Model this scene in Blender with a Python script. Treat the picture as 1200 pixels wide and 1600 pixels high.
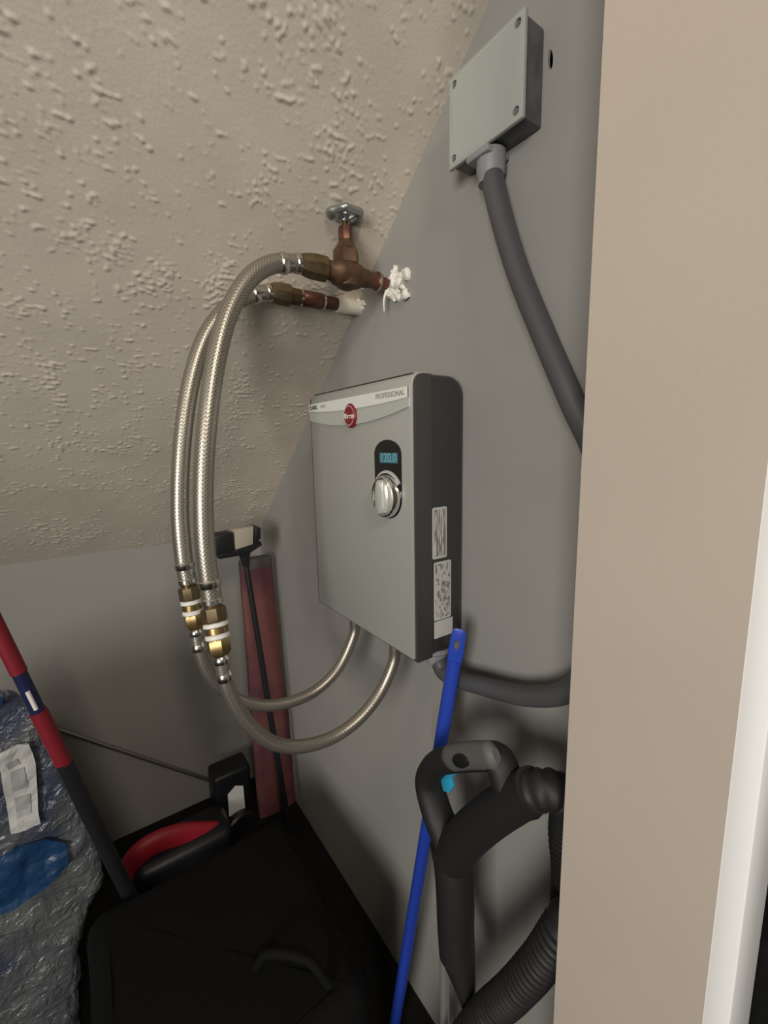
import bpy, bmesh, math, random
from mathutils import Vector, Matrix, noise
random.seed(4)
for o in list(bpy.data.objects): bpy.data.objects.remove(o)
scene = bpy.context.scene
col = scene.collection

# ------------------------------------------------------------------ camera
FPX = 680.0                      # focal length in pixels of the 1200x1600 frame
VY = (119.0, 702.0)              # vanishing point of the closet's depth direction
ROLL = 0.0209
EYE = Vector((-0.5, 0.0, 1.235))
_a, _b = VY[0]-600, VY[1]-800
_bb = -FPX*FPX/(_a*ROLL+_b)
_Y = Vector((_a, _b, FPX)).normalized()
_Z = -Vector((_bb*ROLL, _bb, FPX)).normalized()
_X = _Y.cross(_Z)
def ray(px, py):
    d = Vector((px-600, py-800, FPX))
    return Vector((_X.dot(d), _Y.dot(d), _Z.dot(d)))
cam_d = bpy.data.cameras.new('camera'); cam = bpy.data.objects.new('camera', cam_d); col.objects.link(cam)
cam_d.sensor_fit = 'HORIZONTAL'; cam_d.sensor_width = 36; cam_d.lens = 36*FPX/1200; cam_d.clip_start = 0.01
M3 = Matrix(((_X[0], -_X[1], -_X[2]), (_Y[0], -_Y[1], -_Y[2]), (_Z[0], -_Z[1], -_Z[2])))
cam.matrix_world = Matrix.Translation(EYE) @ M3.to_4x4()
scene.camera = cam

# ------------------------------------------------------------------ light
vs = scene.view_settings
vs.view_transform = 'Standard'; vs.look = 'None'; vs.gamma = 1.0; vs.use_curve_mapping = False
vs.exposure = 0.38
w = bpy.data.worlds.new('world'); scene.world = w; w.use_nodes = True
w.node_tree.nodes['Background'].inputs[0].default_value = (0.93, 0.97, 1.0, 1)
w.node_tree.nodes['Background'].inputs[1].default_value = 0.10
def area(name, loc, target, size, power, color):
    l = bpy.data.lights.new(name, 'AREA'); l.shape = 'RECTANGLE'; l.size, l.size_y = size
    l.energy = power; l.color = color
    o = bpy.data.objects.new(name, l); col.objects.link(o); o.location = loc
    o.rotation_euler = (Vector(target)-Vector(loc)).to_track_quat('-Z', 'Y').to_euler()
    return o
area('window_left_offscreen', (-2.7, -1.3, 1.45), (-0.2, 0.5, 1.25), (1.0, 1.2), 47.0, (1.0, 0.965, 0.92))
area('hall_lamp_offscreen', (-0.7, -1.3, 2.35), (-0.4, 0.6, 1.2), (0.35, 0.35), 14.0, (1.0, 0.89, 0.75))

# ------------------------------------------------------------------ pixel helpers (direction only; depth from what is touched)
def W(px, py, off=0.0):          # point at distance off from the right-hand wall (x = 0)
    r = ray(px, py); return EYE + r*((0.5-off)/r.x)
def D(px, py, y):                # point in the plane at depth y
    r = ray(px, py); return EYE + r*(y/r.y)
def F(px, py, z=0.0):            # point at height z
    r = ray(px, py); return EYE + r*((z-EYE.z)/r.z)

# ------------------------------------------------------------------ materials
def mat(name, color, rough=0.6, metal=0.0, bump=None, vary=0.0, vscale=6.0, spec=0.5, color2=None, emit=None, coat=0.0):
    m = bpy.data.materials.new(name); m.use_nodes = True
    nt = m.node_tree; b = nt.nodes['Principled BSDF']
    b.inputs['Base Color'].default_value = (*color, 1); b.inputs['Roughness'].default_value = rough
    b.inputs['Metallic'].default_value = metal; b.inputs['Specular IOR Level'].default_value = spec
    b.inputs['Coat Weight'].default_value = coat
    tc = nt.nodes.new('ShaderNodeTexCoord')
    if vary or color2:
        n = nt.nodes.new('ShaderNodeTexNoise'); n.inputs['Scale'].default_value = vscale; n.inputs['Detail'].default_value = 4
        r = nt.nodes.new('ShaderNodeValToRGB'); r.color_ramp.elements[0].position = 0.35; r.color_ramp.elements[1].position = 0.65
        c2 = color2 or tuple(min(1, c*(1+vary)) for c in color)
        c1 = color if color2 else tuple(c*(1-vary) for c in color)
        r.color_ramp.elements[0].color = (*c1, 1); r.color_ramp.elements[1].color = (*c2, 1)
        nt.links.new(tc.outputs['Object'], n.inputs['Vector']); nt.links.new(n.outputs['Fac'], r.inputs['Fac'])
        nt.links.new(r.outputs['Color'], b.inputs['Base Color'])
    if bump:
        sc, st, dist = bump
        n2 = nt.nodes.new('ShaderNodeTexNoise'); n2.inputs['Scale'].default_value = sc; n2.inputs['Detail'].default_value = 3
        bp = nt.nodes.new('ShaderNodeBump'); bp.inputs['Strength'].default_value = st; bp.inputs['Distance'].default_value = dist
        nt.links.new(tc.outputs['Object'], n2.inputs['Vector']); nt.links.new(n2.outputs['Fac'], bp.inputs['Height'])
        nt.links.new(bp.outputs['Normal'], b.inputs['Normal'])
    if emit:
        b.inputs['Emission Color'].default_value = (*emit[0], 1); b.inputs['Emission Strength'].default_value = emit[1]
    return m
M = {
 'slope': mat('slope_plaster', (0.665, 0.60, 0.505), 0.62, bump=(260, 0.25, 0.001), vary=0.04, vscale=9, spec=0.35),
 'wall': mat('grey_wall_paint', (0.325, 0.316, 0.292), 0.6, bump=(140, 0.12, 0.001), vary=0.03, vscale=5, spec=0.35),
 'jamb': mat('beige_jamb_paint', (0.50, 0.43, 0.36), 0.6, bump=(160, 0.12, 0.001), vary=0.02, vscale=6, spec=0.3),
 'trim': mat('white_gloss_trim', (0.93, 0.93, 0.91), 0.25, bump=(12, 0.1, 0.003), spec=0.5),
 'floor': mat('dark_floor', (0.012, 0.011, 0.010), 0.8, bump=(90, 0.4, 0.002), vary=0.2, vscale=30, spec=0.1),
 'plaster': mat('white_plaster', (0.78, 0.75, 0.68), 0.8, bump=(120, 0.5, 0.002)),
 'cover': mat('grey_cover_plastic', (0.40, 0.42, 0.385), 0.45, vary=0.03, vscale=10),
 'boxgrey': mat('dark_grey_box', (0.085, 0.088, 0.09), 0.32, vary=0.25, vscale=30, bump=(60, 0.3, 0.001)),
 'conduit': mat('conduit_grey', (0.085, 0.085, 0.088), 0.5, bump=(200, 0.1, 0.0005)),
 'fitting': mat('fitting_grey', (0.27, 0.265, 0.27), 0.5),
 'screw': mat('screw_steel', (0.25, 0.25, 0.24), 0.35, 0.9),
 'silver': mat('silver_panel', (0.47, 0.475, 0.44), 0.42, 0.35, bump=(300, 0.03, 0.0003)),
 'silverlt': mat('silver_band_light', (0.80, 0.80, 0.76), 0.35, 0.1),
 'silvermd': mat('silver_band_mid', (0.60, 0.62, 0.58), 0.32, 0.35),
 'body': mat('black_housing', (0.030, 0.030, 0.029), 0.26, spec=0.6),
 'bezel': mat('bezel_black', (0.045, 0.045, 0.043), 0.4),
 'panel': mat('black_gloss', (0.006, 0.006, 0.006), 0.12, spec=0.6),
 'chrome': mat('chrome', (0.82, 0.81, 0.78), 0.12, 1.0),
 'red': mat('logo_red', (0.22, 0.012, 0.018), 0.3),
 'print': mat('grey_print', (0.30, 0.28, 0.27), 0.6),
 'printdk': mat('dark_print', (0.12, 0.12, 0.12), 0.6),
 'white': mat('white_print', (0.75, 0.70, 0.68), 0.5),
 'lcd': mat('lcd_teal', (0.02, 0.06, 0.07), 0.3, emit=((0.05, 0.16, 0.18), 0.32)),
 'lcddig': mat('lcd_digits', (0.05, 0.12, 0.14), 0.3, emit=((0.12, 0.30, 0.33), 0.42)),
 'copper': mat('aged_copper', (0.125, 0.052, 0.036), 0.42, 0.55, vary=0.35, vscale=60, bump=(160, 0.2, 0.001)),
 'bronze': mat('valve_bronze', (0.105, 0.058, 0.032), 0.5, 0.45, vary=0.25, vscale=50, bump=(220, 0.25, 0.001)),
 'brass': mat('brass', (0.26, 0.18, 0.075), 0.34, 0.85, vary=0.15, vscale=80),
 'brassdk': mat('brass_dull', (0.15, 0.108, 0.058), 0.4, 0.7, vary=0.2, vscale=80),
 'steel': mat('ferrule_steel', (0.62, 0.59, 0.53), 0.22, 1.0),
 'wheel': mat('zinc_wheel', (0.36, 0.38, 0.38), 0.35, 0.85),
 'teflon': mat('teflon_white', (0.75, 0.73, 0.68), 0.5),
 'foam': mat('white_foam', (0.72, 0.68, 0.58), 0.85, bump=(120, 0.4, 0.002)),
 'blue': mat('blue_plastic', (0.022, 0.06, 0.42), 0.38),
 'cyan': mat('cyan_plastic', (0.03, 0.34, 0.55), 0.4),
 'vac': mat('vac_black', (0.012, 0.012, 0.012), 0.6, bump=(300, 0.1, 0.0005)),
 'vacgrey': mat('vac_grey', (0.10, 0.098, 0.093), 0.55),
 'black': mat('black_plastic', (0.010, 0.010, 0.012), 0.45),
 'blackbag': mat('black_fabric', (0.004, 0.004, 0.004), 0.8, bump=(400, 0.3, 0.001), spec=0.15),
 'cream': mat('cream_bristle', (0.40, 0.36, 0.28), 0.8, bump=(200, 0.4, 0.002)),
 'pink': mat('faded_red_cover', (0.17, 0.058, 0.050), 0.7, color2=(0.085, 0.026, 0.036), vscale=7, bump=(25, 0.4, 0.004)),
 'greycap': mat('grey_cap', (0.075, 0.07, 0.068), 0.7),
 'redpl': mat('red_plastic', (0.19, 0.008, 0.018), 0.5),
 'redwine': mat('dark_red_plastic', (0.34, 0.012, 0.026), 0.5),
 'navy': mat('navy_plastic', (0.012, 0.014, 0.06), 0.4),
 'paper': mat('paper_label', (0.44, 0.44, 0.42), 0.6),
 'whitelabel': mat('white_label', (0.85, 0.85, 0.83), 0.6),
 'papergrey': mat('paper_print', (0.30, 0.30, 0.29), 0.6),
 'tube': mat('satin_tube', (0.60, 0.58, 0.54), 0.38, 0.7),
 'rod': mat('grey_rod', (0.35, 0.33, 0.30), 0.35, 0.8),
}
# braided steel: two crossed families of strands from the tube's own UV
def braid():
    m = bpy.data.materials.new('braided_steel'); m.use_nodes = True; nt = m.node_tree; b = nt.nodes['Principled BSDF']
    b.inputs['Metallic'].default_value = 0.8; b.inputs['Roughness'].default_value = 0.36
    uv = nt.nodes.new('ShaderNodeUVMap'); sx = nt.nodes.new('ShaderNodeSeparateXYZ'); nt.links.new(uv.outputs['UV'], sx.inputs[0])
    def math_(op, a, bb):
        n = nt.nodes.new('ShaderNodeMath'); n.operation = op
        for i, v in enumerate((a, bb)):
            if v is None: continue
            if isinstance(v, (int, float)): n.inputs[i].default_value = v
            else: nt.links.new(v, n.inputs[i])
        return n.outputs[0]
    u = math_('MULTIPLY', sx.outputs['X'], 14*2*math.pi); v = math_('MULTIPLY', sx.outputs['Y'], 1100.0)
    s1 = math_('SINE', math_('ADD', u, v), None); s2 = math_('SINE', math_('SUBTRACT', u, v), None)
    h = math_('MAXIMUM', s1, s2)
    bp = nt.nodes.new('ShaderNodeBump'); bp.inputs['Strength'].default_value = 0.14; bp.inputs['Distance'].default_value = 0.0005
    nt.links.new(h, bp.inputs['Height']); nt.links.new(bp.outputs['Normal'], b.inputs['Normal'])
    r = nt.nodes.new('ShaderNodeValToRGB'); r.color_ramp.elements[0].color = (0.21, 0.19, 0.16, 1); r.color_ramp.elements[1].color = (0.40, 0.37, 0.315, 1)
    mm = nt.nodes.new('ShaderNodeMapRange'); mm.inputs[1].default_value = -0.6; mm.inputs[2].default_value = 0.9
    nt.links.new(h, mm.inputs[0]); nt.links.new(mm.outputs[0], r.inputs['Fac']); nt.links.new(r.outputs['Color'], b.inputs['Base Color'])
    return m
M['braid'] = braid()
# small illegible print on the rating stickers
def sticker_mat(name, along, dens):
    m = bpy.data.materials.new(name); m.use_nodes = True; nt = m.node_tree; b = nt.nodes['Principled BSDF']; b.inputs['Roughness'].default_value = 0.5
    tc = nt.nodes.new('ShaderNodeTexCoord'); mp = nt.nodes.new('ShaderNodeMapping'); mp.inputs['Scale'].default_value = along
    n = nt.nodes.new('ShaderNodeTexNoise'); n.inputs['Scale'].default_value = 1.0; n.inputs['Detail'].default_value = 1
    r = nt.nodes.new('ShaderNodeValToRGB'); r.color_ramp.elements[0].position = dens; r.color_ramp.elements[1].position = dens+0.12
    r.color_ramp.elements[0].color = (0.17, 0.165, 0.15, 1); r.color_ramp.elements[1].color = (0.44, 0.43, 0.40, 1)
    nt.links.new(tc.outputs['Object'], mp.inputs[0]); nt.links.new(mp.outputs[0], n.inputs['Vector']); nt.links.new(n.outputs['Fac'], r.inputs['Fac'])
    nt.links.new(r.outputs['Color'], b.inputs['Base Color']); return m
M['stick1'] = sticker_mat('sticker_columns', (330, 1, 45), 0.47)
M['stick2'] = sticker_mat('sticker_lines', (230, 1, 160), 0.42)
# crinkled clear film over a grey and blue bundle
def film():
    m = bpy.data.materials.new('crinkled_film'); m.use_nodes = True; nt = m.node_tree; b = nt.nodes['Principled BSDF']
    tc = nt.nodes.new('ShaderNodeTexCoord')
    n = nt.nodes.new('ShaderNodeTexNoise'); n.inputs['Scale'].default_value = 7; n.inputs['Detail'].default_value = 3; n.inputs['Distortion'].default_value = 0.6
    r = nt.nodes.new('ShaderNodeValToRGB'); e = r.color_ramp.elements
    e[0].position = 0.36; e[0].color = (0.045, 0.053, 0.085, 1); e[1].position = 0.62; e[1].color = (0.115, 0.125, 0.125, 1)
    k = e.new(0.47); k.color = (0.08, 0.088, 0.092, 1)
    n2 = nt.nodes.new('ShaderNodeTexNoise'); n2.inputs['Scale'].default_value = 38; n2.inputs['Detail'].default_value = 5; n2.inputs['Distortion'].default_value = 1.4
    bp = nt.nodes.new('ShaderNodeBump'); bp.inputs['Strength'].default_value = 0.8; bp.inputs['Distance'].default_value = 0.012
    nt.links.new(tc.outputs['Object'], n.inputs['Vector']); nt.links.new(tc.outputs['Object'], n2.inputs['Vector'])
    nt.links.new(n.outputs['Fac'], r.inputs['Fac']); nt.links.new(r.outputs['Color'], b.inputs['Base Color'])
    nt.links.new(n2.outputs['Fac'], bp.inputs['Height']); nt.links.new(bp.outputs['Normal'], b.inputs['Normal'])
    b.inputs['Roughness'].default_value = 0.22; b.inputs['Coat Weight'].default_value = 0.5; b.inputs['Coat Roughness'].default_value = 0.15
    nt.links.new(bp.outputs['Normal'], b.inputs['Coat Normal'])
    return m
M['film'] = film()
M['bluewrap'] = mat('blue_wrap_print', (0.010, 0.042, 0.11), 0.4, bump=(40, 0.6, 0.006), coat=0.4)

# ------------------------------------------------------------------ object helpers
def obj(name, bm, m, parent=None, smooth=False, label=None):
    me = bpy.data.meshes.new(name)
    bmesh.ops.recalc_face_normals(bm, faces=bm.faces)
    bm.to_mesh(me); bm.free()
    me.materials.append(M[m])
    if smooth:
        for p in me.polygons: p.use_smooth = True
        me.set_sharp_from_angle(angle=math.radians(38))
    o = bpy.data.objects.new(name, me); col.objects.link(o)
    if parent:
        o.parent = parent; o.matrix_parent_inverse = Matrix.Translation(-parent.location)
    if label: o['label'] = label
    return o
def cut(o, bm):                       # real hole: subtract a solid from a mesh object
    me = bpy.data.meshes.new('cutter'); bmesh.ops.recalc_face_normals(bm, faces=bm.faces); bm.to_mesh(me); bm.free()
    c = bpy.data.objects.new('cutter', me); col.objects.link(c)
    md = o.modifiers.new('cut', 'BOOLEAN'); md.operation = 'DIFFERENCE'; md.object = c; md.solver = 'EXACT'
    bpy.context.view_layer.update()
    dg = bpy.context.evaluated_depsgraph_get(); new = bpy.data.meshes.new_from_object(o.evaluated_get(dg))
    o.modifiers.clear(); o.data = new; bpy.data.objects.remove(c)
def thing(name, label, cat, loc, group=None):
    o = bpy.data.objects.new(name, None); col.objects.link(o); o.location = loc; o.empty_display_size = 0.03
    o['label'] = label; o['category'] = cat
    if group: o['group'] = group
    return o
def tag(o, label, cat, group=None):
    o['label'] = label; o['category'] = cat
    if group: o['group'] = group
    return o
def struct(o, label=None, cat=None):
    o['kind'] = 'structure'
    if label: o['label'] = label
    if cat: o['category'] = cat
    return o
def box(lo, hi, bev=0.0, seg=2, bm=None):
    b2 = bmesh.new()
    c = [(a+b)/2 for a, b in zip(lo, hi)]; s = [b-a for a, b in zip(lo, hi)]
    bmesh.ops.create_cube(b2, size=1, matrix=Matrix.Translation(c) @ Matrix.Diagonal((*s, 1)))
    if bev: bmesh.ops.bevel(b2, geom=b2.edges[:], offset=bev, segments=seg, affect='EDGES', profile=0.5)
    return merge(bm, b2)
def merge(bm, b2):
    if bm is None: return b2
    me = bpy.data.meshes.new('tmp'); b2.to_mesh(me); b2.free(); bm.from_mesh(me); bpy.data.meshes.remove(me); return bm
def frame(axis):
    a = axis.normalized(); u = Vector((0, 0, 1)) if abs(a.z) < 0.9 else Vector((0, 1, 0))
    u = (u - a*u.dot(a)).normalized(); return a, u, a.cross(u)
def lathe(p0, axis, prof, seg=28, bm=None, phase=0.0):     # prof: (distance along axis, radius)
    b2 = bmesh.new(); a, u, v = frame(Vector(axis)); rings = []
    for t, r in prof:
        rings.append([b2.verts.new(Vector(p0)+a*t+(u*math.cos(phase+2*math.pi*k/seg)+v*math.sin(phase+2*math.pi*k/seg))*r) for k in range(seg)])
    for i in range(len(rings)-1):
        for k in range(seg): b2.faces.new((rings[i][k], rings[i][(k+1) % seg], rings[i+1][(k+1) % seg], rings[i+1][k]))
    b2.faces.new(rings[0]); b2.faces.new(rings[-1])
    return merge(bm, b2)
def spline(pts, n):
    pts = [Vector(p) for p in pts]; P = [2*pts[0]-pts[1]] + pts + [2*pts[-1]-pts[-2]]; out = []
    for i in range(1, len(P)-2):
        for k in range(n):
            t = k/n; p0, p1, p2, p3 = P[i-1:i+3]
            out.append(0.5*((2*p1)+(p2-p0)*t+(2*p0-5*p1+4*p2-p3)*t*t+(3*p1-p0-3*p2+p3)*t**3))
    out.append(pts[-1]); return out
def sweep(pts, rad, seg=20, n=12, bm=None, flat=None, up=None):   # rad: number or function of 0..1; flat: (a, b) ellipse factors
    path = spline(pts, n) if n else [Vector(p) for p in pts]
    b2 = bmesh.new(); uvl = b2.loops.layers.uv.new('UVMap')
    T = [(path[min(i+1, len(path)-1)]-path[max(i-1, 0)]).normalized() for i in range(len(path))]
    _, u, _ = frame(T[0]);
    if up is not None: u = (Vector(up)-T[0]*Vector(up).dot(T[0])).normalized()
    rings = []; L = [0.0]
    for i, p in enumerate(path):
        if i: L.append(L[-1]+(p-path[i-1]).length)
    for i, p in enumerate(path):
        u = (u-T[i]*u.dot(T[i])).normalized(); v = T[i].cross(u)
        r = rad(L[i]/L[-1]) if callable(rad) else rad
        fa, fb = flat or (1, 1)
        rings.append([b2.verts.new(p+u*(math.cos(2*math.pi*k/seg)*r*fa)+v*(math.sin(2*math.pi*k/seg)*r*fb)) for k in range(seg)])
    for i in range(len(rings)-1):
        for k in range(seg):
            f = b2.faces.new((rings[i][k], rings[i][(k+1) % seg], rings[i+1][(k+1) % seg], rings[i+1][k]))
            for lp, (uu, vv) in zip(f.loops, ((k/seg, L[i]), ((k+1)/seg, L[i]), ((k+1)/seg, L[i+1]), (k/seg, L[i+1]))): lp[uvl].uv = (uu, vv)
    b2.faces.new(rings[0]); b2.faces.new(rings[-1])
    return merge(bm, b2)
def extrude(poly, d, bm=None, bev=0.0):                    # poly: 3-D outline, d: extrusion vector
    b2 = bmesh.new(); d = Vector(d)
    f = b2.faces.new([b2.verts.new(Vector(p)) for p in poly])
    r = bmesh.ops.extrude_face_region(b2, geom=[f]); bmesh.ops.translate(b2, vec=d, verts=[v for v in r['geom'] if isinstance(v, bmesh.types.BMVert)])
    if bev: bmesh.ops.bevel(b2, geom=b2.edges[:], offset=bev, segments=2, affect='EDGES', profile=0.5)
    return merge(bm, b2)
def lump(lo, hi, bev, cuts, amp, sc, seed=0):              # soft rounded mass with lumps
    b2 = box(lo, hi, bev, 4)
    bmesh.ops.triangulate(b2, faces=b2.faces[:])
    for _ in range(cuts): bmesh.ops.subdivide_edges(b2, edges=[e for e in b2.edges if e.calc_length() > 0.03], cuts=1)
    b2.normal_update()
    for v in b2.verts:
        v.co += v.normal*amp*noise.fractal(v.co*sc+Vector((seed, 0, 0)), 1.0, 2.0, 4)
    return b2
def text(body, name, size, origin, right, upv, m, parent, bold=0.0, align='LEFT'):
    c = bpy.data.curves.new('tmp', 'FONT'); c.body = body; c.size = size; c.extrude = 0.0002; c.offset = bold; c.align_x = align; c.align_y = 'CENTER'
    to = bpy.data.objects.new('tmp', c); col.objects.link(to)
    dg = bpy.context.evaluated_depsgraph_get(); me = bpy.data.meshes.new_from_object(to.evaluated_get(dg))
    bpy.data.objects.remove(to); bpy.data.curves.remove(c)
    r = Vector(right).normalized(); u = Vector(upv).normalized(); n = r.cross(u)
    mw = Matrix(((r.x, u.x, n.x, origin[0]), (r.y, u.y, n.y, origin[1]), (r.z, u.z, n.z, origin[2]), (0, 0, 0, 1)))
    me.transform(mw); me.name = name; me.materials.clear(); me.materials.append(M[m])
    o = bpy.data.objects.new(name, me); col.objects.link(o); o.parent = parent
    o.matrix_parent_inverse = Matrix.Translation(-parent.location); return o

# ------------------------------------------------------------------ the closet
YB = 1.4955                       # back wall
SA = 0.8298                       # fall of the sloped ceiling per metre of depth
def slope_z(y): return 1.798 - SA*(y-0.4555)
XL = -1.9  # unseen left wall, set far out to suit the opening widened for light
T = 0.10
wr = struct(obj('wall_right', box((0, 0.10, -0.1), (T, YB+T, 2.3)), 'wall'), 'grey painted closet wall that carries the heater', 'wall')
struct(obj('wall_back', box((XL-T, YB, -0.1), (0, YB+T, 1.0)), 'wall'), 'low grey back wall under the sloped ceiling', 'wall')
struct(obj('wall_left', box((XL-T, 0.10, -0.1), (XL, YB, 2.3)), 'wall'), 'grey painted closet wall behind the plastic bundle', 'wall')
struct(obj('floor', box((-3.0, -2.6, -0.1), (1.6, YB+T, 0.0)), 'floor'), 'very dark floor in the closet', 'floor')
# front wall: stub beside the door opening (its end is the beige jamb), header and the unseen far side, widened to let window light in
bm = box((-0.125, 0.092, 0), (1.6, 0.223, 2.6)); box((-3.0, 0.092, 0), (-1.80, 0.223, 2.6), bm=bm); box((-1.80, 0.092, 1.98), (-0.125, 0.223, 2.6), bm=bm)
struct(obj('wall_front', bm, 'jamb'), 'beige painted end of the wall beside the doorway', 'wall')
bm = box((-0.1245, 0.075, 0), (-0.062, 0.093, 2.05), 0.0012); 
struct(obj('trim_1', bm, 'trim', smooth=True), 'glossy white door casing on the beige wall', 'trim')
# sloped ceiling with hand-trowelled flakes
bm = bmesh.new(); NY, NX = 760, 480; grid = []
y0 = 0.223; 
Ls = math.hypot(1, SA); nrm = Vector((0, -SA/Ls, -1/Ls))
for j in range(NY+1):
    row = []; y = y0+(YB-y0)*j/NY
    for i in range(NX+1):
        x = -1.1*(1-i/NX) if i else XL
        q = Vector((x, y*Ls, 0))
        c = noise.noise(q*8+Vector((1, 9, 4))); b = noise.noise(q*24+Vector((7, 3, 1)))
        qd = Vector((q.x*82+b*1.8, q.y*140+c*2, 0)); a = noise.noise(qd); e = noise.noise(q*190+Vector((2, 2, 2)))
        t = (a*0.7+e*0.45+c*0.35+b*0.30-0.22)/0.36; t = max(0.0, min(1.0, t)); t = t*t*(3-2*t)
        h = t*0.0016 + (0.0003*b+0.0008*c+0.00008*e)
        row.append(bm.verts.new(Vector((x, y, slope_z(y)))+nrm*h))
    grid.append(row)
for j in range(NY):
    for i in range(NX): bm.faces.new((grid[j][i], grid[j][i+1], grid[j+1][i+1], grid[j+1][i]))
ceil = struct(obj('ceiling', bm, 'slope'), 'off-white rough plastered sloping ceiling', 'ceiling')
for p in ceil.data.polygons: p.use_smooth = True
obj('backing_board', extrude([(XL, y0, slope_z(y0)+0.004), (XL, YB, slope_z(YB)+0.004), (XL, YB, slope_z(YB)+0.06), (XL, y0, slope_z(y0)+0.06)], (-XL, 0, 0)), 'slope', ceil)
# small black hole in the wall beside the junction box, rubbed plaster where the pipes come out
hc = W(860, 93)
hb = lathe(hc+Vector((0.085, 0, 0)), (-1, 0, 0), [(0, 0.008), (0.10, 0.008)], 20)
for v in hb.verts:
    v.co.y = hc.y+(v.co.y-hc.y)*0.45; v.co.z = hc.z+(v.co.z-hc.z)*1.25+(v.co.y-hc.y)*0.9
cut(wr, box((0.004, hc.y-0.06, hc.z-0.12), (0.090, hc.y+0.06, hc.z+0.12)))   # hollow behind the board
cut(wr, hb)
PV = W(612, 445); PL = W(562, 482)
bm = bmesh.new(); rnd = random.Random(3)
for k in range(34):
    a = rnd.uniform(0, 6.28); r = abs(rnd.gauss(0, 0.020)); s = rnd.uniform(0.004, 0.010)
    c = PV+Vector((-rnd.uniform(0, 0.006), -math.cos(a)*r*1.2-0.014, math.sin(a)*r*0.9))
    b2 = bmesh.new(); bmesh.ops.create_icosphere(b2, subdivisions=2, radius=s, matrix=Matrix.Translation(c) @ Matrix.Rotation(rnd.uniform(0, 3), 4, 'X') @ Matrix.Diagonal((0.9, rnd.uniform(0.5, 1.5), rnd.uniform(0.5, 1.6), 1)))
    for v in b2.verts: v.co += (v.co-c)*0.5*noise.noise(v.co*260)
    merge(bm, b2)
sweep([PV+Vector((-0.012, 0, -0.012)), PV+Vector((-0.02, -0.003, -0.03)), PV+Vector((-0.018, 0.0, -0.048))], lambda t: 0.0028*(1-0.6*t), 8, 6, bm)
obj('plaster_patch', bm, 'plaster', wr, True)
bm = bmesh.new()
for k in range(7):
    c = W(rnd.uniform(560, 574), rnd.uniform(468, 486), 0.002)
    b2 = bmesh.new(); bmesh.ops.create_icosphere(b2, subdivisions=2, radius=rnd.uniform(0.004, 0.008), matrix=Matrix.Translation(c))
    for v in b2.verts: v.co += (v.co-c)*0.5*noise.noise(v.co*260)
    merge(bm, b2)
obj('plaster_patch', bm, 'plaster', wr, True)

# ------------------------------------------------------------------ junction box and conduit
OFF = 0.038
a = W(816, 188, OFF); bL = W(704, 265, OFF); tR = W(812, 22, OFF)
ya, yb, za, zb = a.y, bL.y, bL.z, tR.z
t = thing('junction_box', 'square grey electrical junction box with screwed cover high on the wall', 'junction box', (0, (ya+yb)/2, za))
bm = box((-OFF+0.004, ya+0.001, za+0.001), (0, yb-0.001, zb-0.001), 0.003)
obj('body', bm, 'boxgrey', t, True)
cv = obj('cover', box((-OFF-0.002, ya-0.002, za-0.002), (-OFF+0.004, yb+0.002, zb+0.002), 0.0018, 2), 'cover', t, True, 'pale grey-green flat cover')
for yy, zz in ((ya+0.008, za+0.009), (yb-0.008, za+0.009), (ya+0.008, zb-0.009), (yb-0.008, zb-0.009)):
    cut(cv, lathe((-OFF-0.006, yy, zz), (1, 0, 0), [(0, 0.0048), (0.0092, 0.0048)], 16))
    q = obj('screw', lathe((-OFF+0.0002, yy+0.0012, zz-0.0006), (1, 0, 0), [(0, 0.0022), (0.0012, 0.003), (0.003, 0.003)], 14), 'screw', t, True)
yc = W(770, 262, 0.022).y
t = thing('electrical_conduit', 'thick dark grey flexible conduit looping from junction box to heater', 'conduit', (0, 0.26, 0.9))
top = Vector((-0.021, yc+0.004, za))
H0 = 0.896                         # heater underside
gl = Vector((-0.036, 0.522, H0-0.030))
pth = [top+Vector((0, 0, -0.004)), top+Vector((0, 0, -0.022))] + [W(*p) for p in ((781, 330, 0.03), (808, 420, 0.03), (848, 520, 0.03), (893, 625, 0.03))]
low = [W(*p) for p in ((893, 1076, 0.03), (830, 1088, 0.03), (762, 1074, 0.034))]
pth += [Vector((-0.028, 0.258, 1.20)), Vector((-0.026, 0.247, 1.09)), Vector((-0.027, 0.254, 0.99))] + low + [gl+Vector((0, -0.030, -0.012)), gl+Vector((0, -0.006, 0.004))]
obj('tube', sweep(pth, 0.0140, 24, 14), 'conduit', t, True)
obj('connector', lathe(top+Vector((0, 0, -0.003)), (0, 0, -1), [(0, 0.0185), (0.024, 0.0185), (0.028, 0.0165), (0.036, 0.0160)], 28), 'fitting', t, True, 'pale grey conduit connector')
obj('cable_gland', lathe((gl.x, gl.y, H0-0.001), (0, 0, -1), [(0, 0.024), (0.008, 0.024), (0.012, 0.019), (0.026, 0.0175), (0.032, 0.0145)], 28), 'fitting', t, True, 'grey cable gland')
obj('gasket_flange', box((top.x-0.022, top.y-0.014, za-0.012), (top.x+0.020, top.y+0.024, za-0.003), 0.003), 'fitting', t, True)

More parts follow.
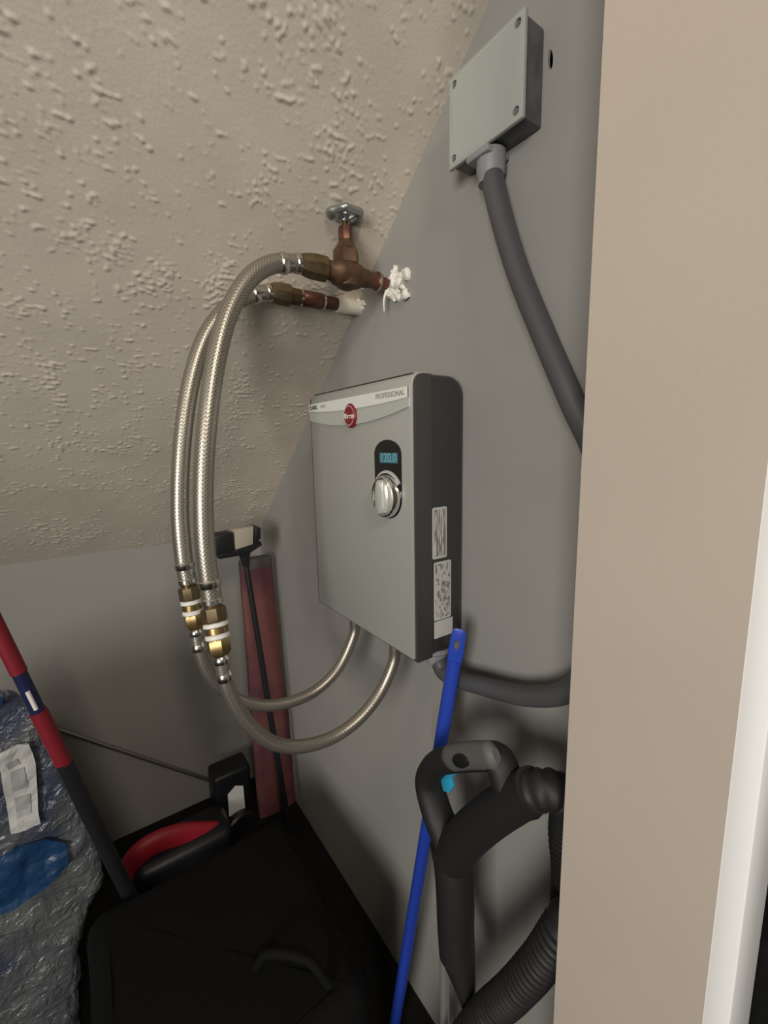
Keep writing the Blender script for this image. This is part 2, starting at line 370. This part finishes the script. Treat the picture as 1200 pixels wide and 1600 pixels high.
# ------------------------------------------------------------------ water heater
HX, Y0, Y1, Z0, Z1 = -0.105, 0.493, 0.824, H0, 1.333
t = thing('water_heater', 'silver-fronted tankless water heater with black sides hung on the grey wall', 'water heater', (0, (Y0+Y1)/2, Z0))
def arc(cx, cz, r_, a0, a1, n=7): return [(cx+r_*math.cos(math.radians(a0+(a1-a0)*k/n)), cz+r_*math.sin(math.radians(a0+(a1-a0)*k/n))) for k in range(n+1)]
hp_ = [(HX+0.008, Z0), (HX+0.008, Z1)] + arc(-0.030, Z1-0.030, 0.030, 90, 0) + arc(-0.030, Z0+0.030, 0.030, 0, -90)
b2 = extrude([(x, Y0, z) for x, z in hp_], (0, Y1-Y0, 0))
bmesh.ops.bevel(b2, geom=[e for e in b2.edges if abs(e.verts[0].co.y-e.verts[1].co.y) < 1e-6], offset=0.010, segments=4, affect='EDGES', profile=0.5)
obj('housing', b2, 'body', t, True)
bz = [(HX+0.036, Z0-0.0015), (HX+0.006, Z0-0.0015), (HX+0.004, Z0+0.001)] + [(x, z) for x, z in arc(HX+0.020, Z1-0.017, 0.016, 180, 90)] + [(HX+0.036, Z1-0.001)]
obj('bezel', extrude([(x, Y0-0.0012, z) for x, z in bz], (0, Y1-Y0+0.0075, 0), bev=0.001), 'bezel', t, True)
prof = [(HX, Z0+0.004), (HX, Z1-0.021), (HX+0.004, Z1-0.006), (HX+0.011, Z1+0.0005), (HX+0.026, Z1+0.001), (HX+0.026, Z0+0.004)]
obj('front_panel', extrude([(x, Y0+0.003, z) for x, z in prof], (0, Y1-Y0-0.007, 0), bev=0.0015), 'silver', t, True, 'satin silver front panel')
def crest(name, depth, hl, hm, hr, m, x):
    n = 24; yl, yr = Y1-0.006, Y0+0.006; zt = Z1-0.020
    P = [(x, yl, zt), (x, yr, zt)]
    for k in range(n+1):
        s = k/n; h = (hr*(1-s)+hl*s); mid = hm-(hr+hl)/2; h += mid*4*s*(1-s)
        P.append((x, yr+(yl-yr)*s, zt-h))
    return obj(name, extrude(P, (depth, 0, 0)), m, t)
crest('crest_band', 0.004, 0.031, 0.046, 0.028, 'silvermd', HX-0.003)
bw = crest('title_band', 0.003, 0.014, 0.020, 0.015, 'silverlt', HX-0.0045)
text('PROFESSIONAL', 'lettering', 0.0108, (HX-0.0047, Y0+0.011, Z1-0.0275), (0, -1, 0), (0, 0, 1), 'print', t, 0.00015, 'RIGHT')
text('CLASSIC', 'lettering', 0.0095, (HX-0.0047, Y1-0.009, Z1-0.0275), (0, -1, 0), (0, 0, 1), 'printdk', t, 0.0004)
text('SERIES', 'lettering', 0.0075, (HX-0.0047, Y1-0.058, Z1-0.0278), (0, -1, 0), (0, 0, 1), 'print', t)
# oval badge
c = W(547.5, 649.5, -HX+0.004)
lg = obj('badge', lathe(c+Vector((0.005, 0, 0)), (-1, 0, 0), [(0, 0.0205), (0.006, 0.0205), (0.008, 0.018)], 36), 'red', t, True, 'round dark red badge')
text('Rheem', 'lettering', 0.0125, (c.x-0.0034, c.y, c.z-0.001), (0, -1, 0), (0, 0, 1), 'white', lg, 0.0004, 'CENTER')
bm = bmesh.new()
R1, R2 = 0.0168, 0.0158; n = 36
vs1 = [bm.verts.new((c.x-0.0035, c.y+R1*math.cos(2*math.pi*k/n), c.z+R1*math.sin(2*math.pi*k/n))) for k in range(n)]
vs2 = [bm.verts.new((c.x-0.0035, c.y+R2*math.cos(2*math.pi*k/n), c.z+R2*math.sin(2*math.pi*k/n))) for k in range(n)]
for k in range(n): bm.faces.new((vs1[k], vs1[(k+1) % n], vs2[(k+1) % n], vs2[k]))
o = obj('badge_ring', bm, 'white', lg)
# control panel: black window, display, chrome dial
cl = W(587, 745, -HX); cr = W(628, 745, -HX); ct = W(607, 687, -HX); kc = W(606.5, 775, -HX)
yw = (cl.y+cr.y)/2; hw = (cl.y-cr.y)/2
kc = Vector((HX, yw, kc.z))
P = []
for k in range(19):
    an = math.pi*k/18; P.append((HX-0.0015, yw+hw*math.cos(an), ct.z-hw*0.62+hw*0.62*math.sin(an)))
zb_ = kc.z
for k in range(19):
    an = math.pi+math.pi*k/18; P.append((HX-0.0015, yw+hw*math.cos(an), zb_+hw*math.sin(an)))
cp = obj('control_window', extrude(P, (0.003, 0, 0)), 'panel', t, False, 'glossy black control window')
l1 = W(593, 724, -HX+0.002); l2 = W(621, 708, -HX+0.002)
lc = obj('display', box((HX-0.0022, l2.y, min(l1.z, l2.z)+0.001), (HX-0.0012, l1.y, max(l1.z, l2.z)), 0.0004), 'lcd', cp, False, 'teal lit display')
o = text('120.0', 'digits', 0.0195, (HX-0.0024, (l1.y+l2.y)/2, (l1.z+l2.z)/2+0.0005), (0, -1, 0), (0, 0, 1), 'lcddig', cp, 0.0003, 'CENTER')
# dial scale arc
bm = bmesh.new(); n = 24; P = []
for k in range(n+1): an = math.radians(35+110*k/n); P.append((HX-0.0016, kc.y+0.0405*math.cos(an), kc.z+0.0405*math.sin(an)))
for k in range(n, -1, -1):
    an = math.radians(35+110*k/n); q = 0.0405-0.007*(1-k/n)**0.6; P.append((HX-0.0016, kc.y+q*math.cos(an), kc.z+q*math.sin(an)))
P = [(x, yw-(y-yw), z) for x, y, z in P]
P = [p for p in P if abs(p[1]-yw) < hw]
o = obj('dial_scale', extrude(P, (-0.0012, 0, 0)), 'silvermd', cp)
kb = obj('dial', lathe(kc+Vector((0.002, 0, 0)), (-1, 0, 0), [(0, 0.0335), (0.010, 0.0335), (0.013, 0.0325), (0.0145, 0.0295), (0.0135, 0.0272), (0.0100, 0.0262)], 40), 'chrome', t, True, 'round chrome dial')
bm = bmesh.new(); P = []
for k in range(41):                # raised grip bar across the dial
    an = 2*math.pi*k/40; P.append((kc.x-0.007, kc.y+0.0265*math.cos(an)*0.34, kc.z+0.0265*math.sin(an)))
o = obj('grip', extrude(P[:-1], (-0.014, 0, 0), bev=0.0015), 'silvermd', kb, True)
# rating stickers on the near side
def sticker(pts, m, r=0.003):
    q = [D(x, y, Y0-0.0006) for x, y in pts]
    x0 = (q[0].x+q[3].x)/2; x1 = (q[1].x+q[2].x)/2; zt = (q[0].z+q[1].z)/2; zb2 = (q[2].z+q[3].z)/2
    P = []
    for cx, cz, a0 in ((x1-r, zt-r, 0), (x0+r, zt-r, 90), (x0+r, zb2+r, 180), (x1-r, zb2+r, 270)):
        for k in range(5): an = math.radians(a0+90*k/4); P.append((cx+r*math.cos(an), Y0-0.0004, cz+r*math.sin(an)))
    s = obj('sticker', extrude(P, (0, -0.0005, 0)), 'paper', t)
    if m:
        i = 0.0026
        o = obj('small_print', box((x0+i, Y0-0.00105, zb2+i*1.3), (x1-i, Y0-0.0008, zt-i*1.3)), m, s)
sticker([(674, 795), (697, 790), (699, 867), (677, 877)], 'stick1')
sticker([(677, 881), (703, 873), (706, 962), (679, 971)], 'stick2')
sticker([(678, 972), (706, 964), (708, 988), (679, 999)], None, 0.001)
IN1 = Vector((-0.075, 0.585, Z0)); IN2 = Vector((-0.075, 0.722, Z0))
for q in (IN1, IN2):
    obj('water_port', lathe(q+Vector((0, 0, 0.004)), (0, 0, -1), [(0, 0.013), (0.012, 0.013)], 6), 'brassdk', t, True)

# ------------------------------------------------------------------ shut-off valve and copper stub
def along(p, off): return p+Vector((-off, 0, 0))
t = thing('gate_valve', 'brown bronze gate valve with round metal handwheel on upper pipe', 'valve', PV)
obj('supply_pipe', lathe(PV, (-1, 0, 0), [(0, 0.0095), (0.075, 0.0095)], 20), 'copper', t, True)
obj('pipe_collar', lathe(PV, (-1, 0, 0), [(0.026, 0.0135), (0.030, 0.0155), (0.034, 0.0155), (0.036, 0.0135), (0.052, 0.0135), (0.054, 0.0150), (0.058, 0.0150)], 24), 'copper', t, True)
obj('solder_ring', lathe(PV, (-1, 0, 0), [(0.030, 0.0140), (0.0305, 0.0160), (0.033, 0.0160), (0.0335, 0.0140)], 24), 'steel', t, True)
vb = lathe(PV, (-1, 0, 0), [(0.054, 0.0150), (0.064, 0.0155), (0.072, 0.0200), (0.084, 0.0225), (0.104, 0.0225), (0.116, 0.0200), (0.122, 0.0155), (0.134, 0.0150)], 28)
vc = along(PV, 0.094)
lathe(vc+Vector((0, 0, -0.024)), (0, 0, 1), [(0, 0.010), (0.004, 0.017), (0.014, 0.0205), (0.030, 0.0195), (0.040, 0.0185)], 28, vb)
obj('valve_body', vb, 'bronze', t, True)
obj('bonnet', lathe(vc+Vector((0, 0, 0.012)), (0, 0, 1), [(0, 0.0195), (0.003, 0.0225), (0.022, 0.0225), (0.026, 0.020)], 6, phase=0.3), 'bronze', t, True)
obj('bonnet_neck', lathe(vc+Vector((0, 0, 0.036)), (0, 0, 1), [(0, 0.0195), (0.006, 0.0165), (0.016, 0.0115), (0.020, 0.0110)], 28), 'bronze', t, True)
obj('packing_nut', lathe(vc+Vector((0, 0, 0.052)), (0, 0, 1), [(0, 0.0125), (0.018, 0.0125), (0.021, 0.0105)], 8), 'copper', t, True)
obj('stem', lathe(vc+Vector((0, 0, 0.072)), (0, 0, 1), [(0, 0.0045), (0.026, 0.0045), (0.028, 0.003)], 12), 'brass', t, True)
# handwheel: scalloped rim, hub, spokes
wc = vc+Vector((0, 0, 0.088)); bm = bmesh.new(); n = 48; m_ = 10; rings = []
for k in range(n):
    an = 2*math.pi*k/n; R = 0.0265+0.0022*math.cos(6*an); ring = []
    for j in range(m_):
        b_ = 2*math.pi*j/m_; rr = R+0.0058*math.cos(b_)
        ring.append(bm.verts.new(wc+Vector((rr*math.cos(an), rr*math.sin(an), 0.0062*math.sin(b_)+0.002))))
    rings.append(ring)
for k in range(n):
    for j in range(m_): bm.faces.new((rings[k][j], rings[(k+1) % n][j], rings[(k+1) % n][(j+1) % m_], rings[k][(j+1) % m_]))
hw_ = obj('handwheel', bm, 'wheel', t, True, 'scalloped zinc handwheel')
o = obj('hub', lathe(wc+Vector((0, 0, -0.008)), (0, 0, 1), [(0, 0.009), (0.012, 0.010), (0.014, 0.007)], 16), 'wheel', hw_, True)
for k in range(4):
    an = math.radians(35+90*k); d = Vector((math.cos(an), math.sin(an), 0))
    o = obj('spoke', sweep([wc+d*0.007-Vector((0, 0, 0.003)), wc+d*0.017+Vector((0, 0, 0.000)), wc+d*0.026+Vector((0, 0, 0.002))], 0.0035, 8, 4), 'wheel', hw_, True)

t = thing('copper_pipe', 'reddish copper pipe stub with white sleeve below the gate valve', 'pipe', PL)
bm = lathe(PL, (-1, 0, 0), [(0.0, 0.0145), (0.018, 0.0138), (0.035, 0.0150), (0.053, 0.0145)], 24)
for v in bm.verts: v.co += (v.co-PL).normalized()*0.0016*noise.noise(v.co*150)
obj('foam_sleeve', bm, 'foam', t, True, 'ragged white foam sleeve')
obj('pipe', lathe(PL, (-1, 0, 0), [(0.004, 0.0118), (0.165, 0.0118)], 24), 'copper', t, True)
obj('pipe_coupling', lathe(PL, (-1, 0, 0), [(0.084, 0.0130), (0.086, 0.0145), (0.124, 0.0145), (0.126, 0.0130)], 24), 'copper', t, True)
for q in (0.0805, 0.1265): obj('solder_ring', lathe(PL, (-1, 0, 0), [(q, 0.0122), (q+0.0005, 0.0142), (q+0.0045, 0.0142), (q+0.005, 0.0122)], 24), 'steel', t, True)
obj('adapter', lathe(PL, (-1, 0, 0), [(0.131, 0.0150), (0.150, 0.0150), (0.152, 0.0125)], 8), 'bronze', t, True)

# ------------------------------------------------------------------ braided hoses
def hose(label, pts, r, startnut, endnut, nut='brassdk', group='braided water hoses'):
    path = spline(pts, 12)
    root = thing('braided_hose', label, 'hose', pts[-1], group)
    obj('braided_sleeve', sweep(pts, r, 28, 14), 'braid', root, True)
    for p, q, flag in ((path[0], path[2], startnut), (path[-1], path[-3], endnut)):
        if not flag: continue
        d = (q-p).normalized()
        obj('ferrule', lathe(p-d*0.002, d, [(0, r*0.86), (0.004, r*1.10), (0.010, r*1.10), (0.012, r*0.98), (0.026, r*1.0), (0.028, r*1.12), (0.036, r*1.14), (0.038, r*1.02)], 28), 'steel', root, True)
    return root
A1 = along(PV, 0.178); A2 = along(PL, 0.186)
def DD(*a): return [D(*q) for q in a]
c1t = D(332, 944, 0.632); c1b = D(345, 1026, 0.612); c2t = D(294, 912, 0.752); c2b = D(306, 984, 0.742)
hose('braided steel hose arching from the gate valve down to a brass coupling',
     [A1]+DD((425, 413, .68), (388, 437, .677), (358, 488, .672), (338, 560, .665), (325, 650, .655), (318, 750, .648), (320, 850, .64))+[c1t], 0.0138, True, True)
hose('braided steel hose arching from the copper pipe stub down to a brass coupling',
     [A2]+DD((385, 463, .79), (352, 484, .787), (320, 530, .784), (298, 600, .78), (285, 690, .774), (281, 790, .767), (286, 865, .758))+[c2t], 0.0138, True, True)
hose('lower braided steel hose hanging in the deeper loop into the heater underside',
     [c1b]+DD((357, 1078, .606), (385, 1128, .60), (425, 1160, .595), (470, 1166, .592), (520, 1152, .590), (562, 1122, .588), (595, 1080, .587))+[IN1+Vector((-0.004, 0, -0.045)), IN1+Vector((0, 0, -0.0135))], 0.0105, True, False)
hose('lower braided steel hose hanging in the shallower loop into the heater underside',
     [c2b]+DD((313, 1020, .737), (330, 1058, .733), (362, 1088, .729), (405, 1102, .726), (450, 1098, .724), (495, 1078, .723), (530, 1042, .722))+[IN2+Vector((-0.004, 0, -0.045)), IN2+Vector((0, 0, -0.0135))], 0.0105, True, False)
# swivel nuts at the pipe ends
o = tag(obj('hose_nut', lathe(along(PV, 0.132), (-1, 0, 0), [(0, 0.0165), (0.004, 0.0205), (0.026, 0.0205), (0.036, 0.0185), (0.046, 0.0150)], 8), 'brassdk', None, True), 'dull brass hose nut screwed onto the gate valve', 'nut', 'hose nuts')
o = tag(obj('hose_nut', lathe(along(PL, 0.150), (-1, 0, 0), [(0, 0.0165), (0.003, 0.0200), (0.022, 0.0200), (0.030, 0.0180), (0.036, 0.0150)], 8), 'brassdk', None, True), 'dull brass hose nut on the copper pipe stub', 'nut', 'hose nuts')
def coupling(label, p, q, s):
    ax = q-p; L = ax.length; d = ax.normalized()
    r = thing('brass_coupling', label, 'coupling', q, 'brass hose couplings')
    f = lambda *pr: [(a_*L, b_*s) for a_, b_ in pr]
    obj('upper_nut', lathe(p, ax, f((0.04, 0.0135), (0.08, 0.0175), (0.30, 0.0180), (0.34, 0.0165)), 8), 'brassdk', r, True)
    obj('thread', lathe(p, ax, f((0.30, 0.0140), (0.72, 0.0140)), 20), 'brass', r, True)
    obj('sealing_tape', lathe(p, ax, f((0.34, 0.0150), (0.36, 0.0172), (0.42, 0.0172), (0.44, 0.0150)), 28), 'teflon', r, True, 'white sealing tape')
    obj('middle_nut', lathe(p, ax, f((0.44, 0.0160), (0.55, 0.0165)), 12), 'brass', r, True)
    obj('sealing_tape', lathe(p, ax, f((0.56, 0.0150), (0.58, 0.0168), (0.64, 0.0168), (0.66, 0.0150)), 28), 'teflon', r, True, 'white sealing tape')
    obj('lower_nut', lathe(p, ax, f((0.66, 0.0155), (0.70, 0.0165), (0.90, 0.0160), (0.97, 0.0120)), 6), 'brass', r, True)
coupling('brass coupling with white tape on the hose from the gate valve', c1t, c1b, 1.0)
coupling('brass coupling with white tape on the hose from the copper stub', c2t, c2b, 0.95)

# ------------------------------------------------------------------ blue stick
tip = W(717, 990, 0.062); foot_dir = W(617, 1600, 0.088)
k = (tip.z-0.0)/(tip.z-foot_dir.z); foot = tip+(foot_dir-tip)*k; foot.z = 0.0
t = thing('broom_stick', 'bright blue plastic broom stick leaning beside the heater', 'broom', foot)
ax = (foot-tip).normalized(); neck = tip+ax*0.050
obj('pole', sweep([neck-ax*0.006, foot+Vector((0, 0, 0.003))], 0.0110, 20, 2), 'blue', t, True)
vw = (tip-EYE).normalized(); sd = ax.cross(vw).normalized(); P = []
for a_, b_ in ((-0.004, 0.0105), (-0.008, 0.007), (-0.008, -0.007), (-0.004, -0.0105), (0.030, -0.0120), (0.052, -0.0108), (0.056, 0.0), (0.052, 0.0108), (0.030, 0.0120)): P.append(tip+ax*a_+sd*b_-vw*0.007)
he = obj('hanging_end', extrude(P, vw*0.014, bev=0.0025), 'blue', t, True)
P = [tip-vw*0.012+ax*(0.019+0.0085*math.sin(2*math.pi*j/20))+sd*(0.0040*math.cos(2*math.pi*j/20)) for j in range(20)]
cut(he, extrude(P, vw*0.024))

# ------------------------------------------------------------------ vacuum wand with loop grip and hose
VO = 0.118
base = Vector((-0.118, 0.40, 0.0))
t = thing('vacuum_wand', 'black vacuum wand with a looped hand grip and ribbed hose', 'vacuum', base)
def V(px, py, o=VO): return W(px, py, o)
bm = sweep([V(704, 1318), V(684, 1272), V(671, 1225), V(676, 1202), V(694, 1188), V(735, 1183), V(770, 1182), V(784, 1196), V(793, 1222), V(806, 1240)],
           lambda s: 0.0195-0.003*s, 20, 10, flat=(1.0, 1.25), up=(0, 0, 1))
sweep([V(835, 1232), V(800, 1252), V(762, 1278), V(728, 1308), V(708, 1335)], lambda s: 0.024+0.005*s, 24, 10, bm)
sweep([V(702, 1318), V(708, 1350), V(711, 1400), V(712, 1450), V(714, 1490)], lambda s: 0.0285-0.002*s, 24, 10, bm)
sweep([V(714, 1485), V(722, 1520), V(728, 1550), V(732, 1580)], lambda s: 0.0265-0.019*s, 24, 8, bm)
obj('hand_grip', bm, 'vac', t, True)
gp = [V(693, 1186, VO+0.014), V(735, 1180, VO+0.014), V(776, 1180, VO+0.014)]
obj('grip_face', sweep(gp, lambda s: 0.0148*min(1.0, (0.02+s*6)**0.5, (0.25+(1-s)*10)**0.5), 16, 12, flat=(1.15, 0.75), up=(0, 0, 1)), 'vacgrey', t, True, 'dark grey face of the grip')
bc = V(718, 1190, VO+0.0275); P = []
gd = (gp[2]-gp[0]).normalized(); gu = Vector((1, 0, 0)).cross(gd).normalized()
for j in range(24): P.append(bc+gd*(0.016*math.cos(2*math.pi*j/24))+gu*(0.0085*math.sin(2*math.pi*j/24)))
obj('button', extrude(P, (0.008, 0, 0), bev=0.001), 'black', t, True, 'black oval button')
def ribs(s): return 0.0215+0.0010*math.sin(s*2*math.pi*110)
hp = [V(822, 1238), V(846, 1234, 0.112), V(870, 1238, 0.098), V(890, 1262, 0.080), Vector((-0.066, 0.252, 0.765)), Vector((-0.060, 0.249, 0.70)), Vector((-0.062, 0.250, 0.63)), V(885, 1440, 0.095), V(845, 1500, 0.11), V(800, 1550, 0.12), V(745, 1600, 0.13), V(690, 1680, 0.14), V(640, 1760, 0.15)]
obj('ribbed_hose', sweep(hp, ribs, 18, 44), 'vac', t, True)
obj('hose_cuff', lathe(V(800, 1246), V(836, 1238, 0.112)-V(800, 1246), [(0, 0.024), (0.006, 0.0255), (0.026, 0.0250), (0.034, 0.0215)], 24), 'vac', t, True)
ct0 = V(694, 1478, VO-0.01)
obj('chrome_tube', sweep([ct0, Vector((ct0.x, ct0.y-0.004, 0.002))], 0.0075, 18, 3), 'tube', t, True)
# light blue clip hanging on the grip
P = [V(*q, VO-0.004) for q in ((687, 1204), (699, 1200), (716, 1201), (716, 1209), (707, 1212), (704, 1218), (707, 1230), (701, 1240), (692, 1236), (689, 1222))]
tag(obj('plastic_clip', extrude(P, (0.006, 0, 0), bev=0.001), 'cyan', None, True), 'small light blue plastic clip hooked on the vacuum grip', 'clip')

# ------------------------------------------------------------------ things at the back of the closet
# narrow red covered panel in the corner
tl, tr, br_, bl_ = D(373, 880, 1.335), D(424, 880, 1.335), F(462, 1262), F(402, 1262)
fl = F(432, 1262)
yb0 = fl.y; bl_ = D(403, 1262, yb0); br_ = D(462, 1262, yb0); bl_.z = br_.z = 0.0
t = thing('ironing_board', 'narrow faded red covered board standing in the closet corner', 'board', (bl_+br_)/2)
bm = bmesh.new(); n = 16; rows = []
for j in range(n+1):
    s = j/n; L_, R_ = tl.lerp(bl_, s), tr.lerp(br_, s); c_ = (L_+R_)/2; hx = (R_-L_)/2; rows.append([])
    for k in range(16):
        an = 2*math.pi*k/16; ca, sa = math.cos(an), math.sin(an)
        q = c_+hx*(math.copysign(abs(ca)**0.5, ca))+Vector((0, 0.018, 0))*math.copysign(abs(sa)**0.6, sa)
        rows[-1].append(bm.verts.new(q+Vector((0.004, 0.004, 0))*noise.noise(q*14)))
for j in range(n):
    for k in range(16): bm.faces.new((rows[j][k], rows[j][(k+1) % 16], rows[j+1][(k+1) % 16], rows[j+1][k]))
bm.faces.new(rows[0]); bm.faces.new(rows[-1])
obj('cover', bm, 'pink', t, True)
up_ = (tl-bl_).normalized()
bm = box((tl.x+0.002, tl.y-0.019, tl.z-0.030), (tr.x-0.002, tl.y+0.019, tl.z+0.012), 0.012, 4)
obj('end_cap', bm, 'greycap', t, True, 'dark grey end cap')
# upturned broom
yh = 1.24
hc_ = D(382, 866, yh); ft = F(452, 1300); 
t = thing('upturned_broom', 'upturned push broom with black and cream head and thin black handle', 'broom', ft)
obj('handle', sweep([ft+Vector((0, 0, 0.004)), hc_], lambda s: 0.0105-0.003*s, 14, 4), 'black', t, True)
obj('socket', lathe(hc_+(ft-hc_).normalized()*0.035, hc_-ft, [(0, 0.010), (0.02, 0.013), (0.042, 0.018)], 16), 'black', t, True)
def slab(pts, y, dy, m, name, bev=0.004): return obj(name, extrude([D(px, py, y) for px, py in pts], (0, dy, 0), bev=bev), m, t, True)
slab([(337, 868), (372, 858), (408, 846), (410, 852), (388, 866), (366, 870), (343, 874)], yh-0.02, 0.05, 'black', 'head_bar', 0.002)
slab([(334, 838), (364, 832), (366, 864), (341, 867)], yh-0.022, 0.055, 'black', 'bristle_block')
slab([(398, 824), (408, 824), (408, 842), (398, 852)], yh-0.022, 0.055, 'black', 'bristle_block')
slab([(366, 828), (397, 822), (396, 853), (368, 860)], yh-0.018, 0.045, 'cream', 'bristle_block')
# thin grey rod resting against the back wall
ra, rb = D(62, 1130, 1.475), D(338, 1222, 1.475)
tag(obj('metal_rod', sweep([ra, ra.lerp(rb, .5), rb], 0.0065, 12, 4), 'rod', None, True), 'thin grey metal rod slanting along the low back wall', 'rod')
# black appliance with a label, wheel and red curved bumper
cb = F(345, 1320)
t = thing('canister_vacuum', 'dark canister vacuum with red curved bumper at the back wall', 'vacuum', (cb.x, 1.34, 0))
p1, p2 = D(333, 1212, 1.36), D(392, 1202, 1.36)
obj('motor_housing', box((p1.x, 1.36, 0.02), (p2.x, 1.45, (p1.z+p2.z)/2), 0.012, 3), 'black', t, True)
P = [D(px, py, 1.3585) for px, py in ((356, 1242), (368, 1228), (380, 1228), (383, 1262), (370, 1272), (358, 1276))]
obj('rating_label', extrude(P, (0, 0.003, 0)), 'whitelabel', t, False, 'pale paper label')
wc_ = D(372, 1290, 1.31)
obj('wheel', lathe(wc_, (0.2, -1, 0), [(0, 0.052), (0.022, 0.056), (0.028, 0.050)], 28), 'black', t, True)
q = [D(px, py, 1.27) for px, py in ((200, 1366), (216, 1336), (245, 1316), (285, 1304), (345, 1300))]
obj('bumper', sweep(q, 0.026, 16, 8, flat=(1.3, 0.8), up=(0, 0, 1)), 'redwine', t, True, 'dark red curved bumper')
b2 = box((q[0].x+0.01, 1.22, 0.0), (q[-1].x+0.03, 1.36, q[2].z-0.03), 0.03, 4)
obj('tank', b2, 'black', t, True)
# plastic-wrapped bundle by the left wall
out = [(-30, 1086), (20, 1078), (52, 1100), (92, 1172), (128, 1252), (162, 1335), (160, 1390), (135, 1440), (128, 1500), (124, 1600), (120, 1640)]
yf = 0.985
P = [D(px, py, yf) for px, py in out]
zbm = 0.0
P = [p for p in P if p.z > 0.02] ; 
P.append(Vector((P[-1].x, yf, 0.0))); P.append(Vector((-0.93, yf, 0.0))); P.append(Vector((-0.93, yf, P[0].z-0.02)))
t = thing('wrapped_bundle', 'bulky bundle in crinkled clear plastic film with blue print', 'package', (-0.75, yf, 0))
bm = extrude(P, (0, 0.20, 0))
bmesh.ops.bevel(bm, geom=bm.edges[:], offset=0.018, segments=3, affect='EDGES', profile=0.5)
bmesh.ops.triangulate(bm, faces=bm.faces[:])
for _ in range(5): bmesh.ops.subdivide_edges(bm, edges=[e for e in bm.edges if e.calc_length() > 0.016], cuts=1); bmesh.ops.triangulate(bm, faces=bm.faces[:])
bm.normal_update()
def crinkle(p): return 0.009*noise.fractal(p*16, 1.0, 2.0, 3)+0.006*abs(noise.noise(p*34))
for v in bm.verts:
    v.co += v.normal*crinkle(v.co)
    if v.co.z < 0.002: v.co.z = 0.002
for v in bm.verts:
    d_ = max(0.0, v.co.y-yf-0.01); v.co.x -= d_*0.62*min(1, max(0, (v.co.x+0.93)/0.2)); v.co.z -= d_*0.55*min(1, v.co.z/0.5)
obj('film', bm, 'film', t, True)
def patch(pts, m, name, lift, label=None):        # sheet that follows the crinkled front
    P = [D(px, py, yf-0.004) for px, py in pts]
    b2 = extrude(P, (0, 0.004, 0)); bmesh.ops.triangulate(b2, faces=b2.faces[:])
    for _ in range(4): bmesh.ops.subdivide_edges(b2, edges=[e for e in b2.edges if e.calc_length() > 0.012], cuts=1); bmesh.ops.triangulate(b2, faces=b2.faces[:])
    for v in b2.verts: v.co.y -= crinkle(Vector((v.co.x, yf, v.co.z)))*0.9+lift
    return obj(name, b2, m, t, False, label)
patch([(-10, 1178), (28, 1160), (46, 1158), (56, 1190), (60, 1262), (64, 1282), (18, 1300), (8, 1245), (2, 1205)], 'paper', 'paper_label', 0.006, 'white paper label')
patch([(10, 1190), (27, 1183), (32, 1192), (14, 1200)], 'papergrey', 'label_print', 0.0075)
patch([(16, 1205), (38, 1196), (44, 1228), (20, 1235)], 'papergrey', 'label_print', 0.0075)
patch([(22, 1246), (47, 1238), (49, 1266), (27, 1276)], 'papergrey', 'label_print', 0.0075)
patch([(-30, 1360), (20, 1325), (70, 1310), (104, 1316), (108, 1345), (70, 1385), (20, 1420), (-30, 1440)], 'bluewrap', 'blue_print', 0.0035, 'blue printed patch')
patch([(-30, 1084), (6, 1088), (4, 1102), (-30, 1104)], 'bluewrap', 'blue_print', 0.0035, 'blue printed patch')
# red and black mop pole in front of the bundle
pt_, pb_ = D(-24, 942, 0.93), D(186, 1366, 0.945)
k = pt_.z/(pt_.z-pb_.z); pf = pt_+(pb_-pt_)*k; pf.z = 0.0
t = thing('mop_pole', 'slanting mop pole banded red and navy above a black lower shaft', 'mop', pf)
def seg(name, a_, b_, r, m, label=None):
    A, B = pt_.lerp(pb_, a_), pt_.lerp(pb_, b_); return obj(name, sweep([A, B], r, 16, 3), m, t, True, label)
seg('upper_grip', 0.0, 0.215, 0.0125, 'redpl', 'red grip'); seg('collar', 0.210, 0.350, 0.0110, 'navy', 'navy collar')
seg('middle_grip', 0.345, 0.535, 0.0135, 'redpl', 'red grip')
obj('shaft', sweep([pt_.lerp(pb_, 0.53), pb_, pf+Vector((0, 0, 0.006))], 0.0135, 16, 4), 'black', t, True, 'black shaft')
A = pt_.lerp(pb_, 0.27)+Vector((0.001, -0.0112, 0)); B = pt_.lerp(pb_, 0.33)+Vector((0.001, -0.0112, 0))
obj('sticker', sweep([A, B], 0.0035, 10, 2), 'white', t, True, 'white sticker')
# black soft travel bag on the floor
q0 = F(133, 1432, 0.34)
x0, x1, y0_, y1_ = q0.x, -0.19, 0.50, q0.y
t = thing('travel_bag', 'large black soft travel bag lying on the dark floor', 'bag', ((x0+x1)/2, (y0_+y1_)/2, 0))
bm = lump((x0, y0_, 0.0), (x1, y1_, 0.345), 0.035, 3, 0.006, 9)
for v in bm.verts: v.co.z = max(v.co.z, 0.001)
obj('body', bm, 'blackbag', t, True)
h0, h1, h2, h3 = F(400, 1510, 0.35), F(420, 1490, 0.385), F(480, 1500, 0.385), F(515, 1540, 0.35)
obj('carry_handle', sweep([h0, h1, h2, h3], 0.008, 14, 10), 'blackbag', t, True)

# black soft bag in the hall, against the wall beside the casing
bm = lump((-0.060, 0.052, 0.0), (0.16, 0.0905, 0.80), 0.012, 3, 0.003, 12, 5)
for v in bm.verts: v.co.z = max(v.co.z, 0.001); v.co.y = min(v.co.y, 0.0915); v.co.x = max(v.co.x, -0.0605)-0.0
tag(obj('hall_bag', bm, 'blackbag', None, True), 'black soft bag standing beside the white door casing', 'bag')
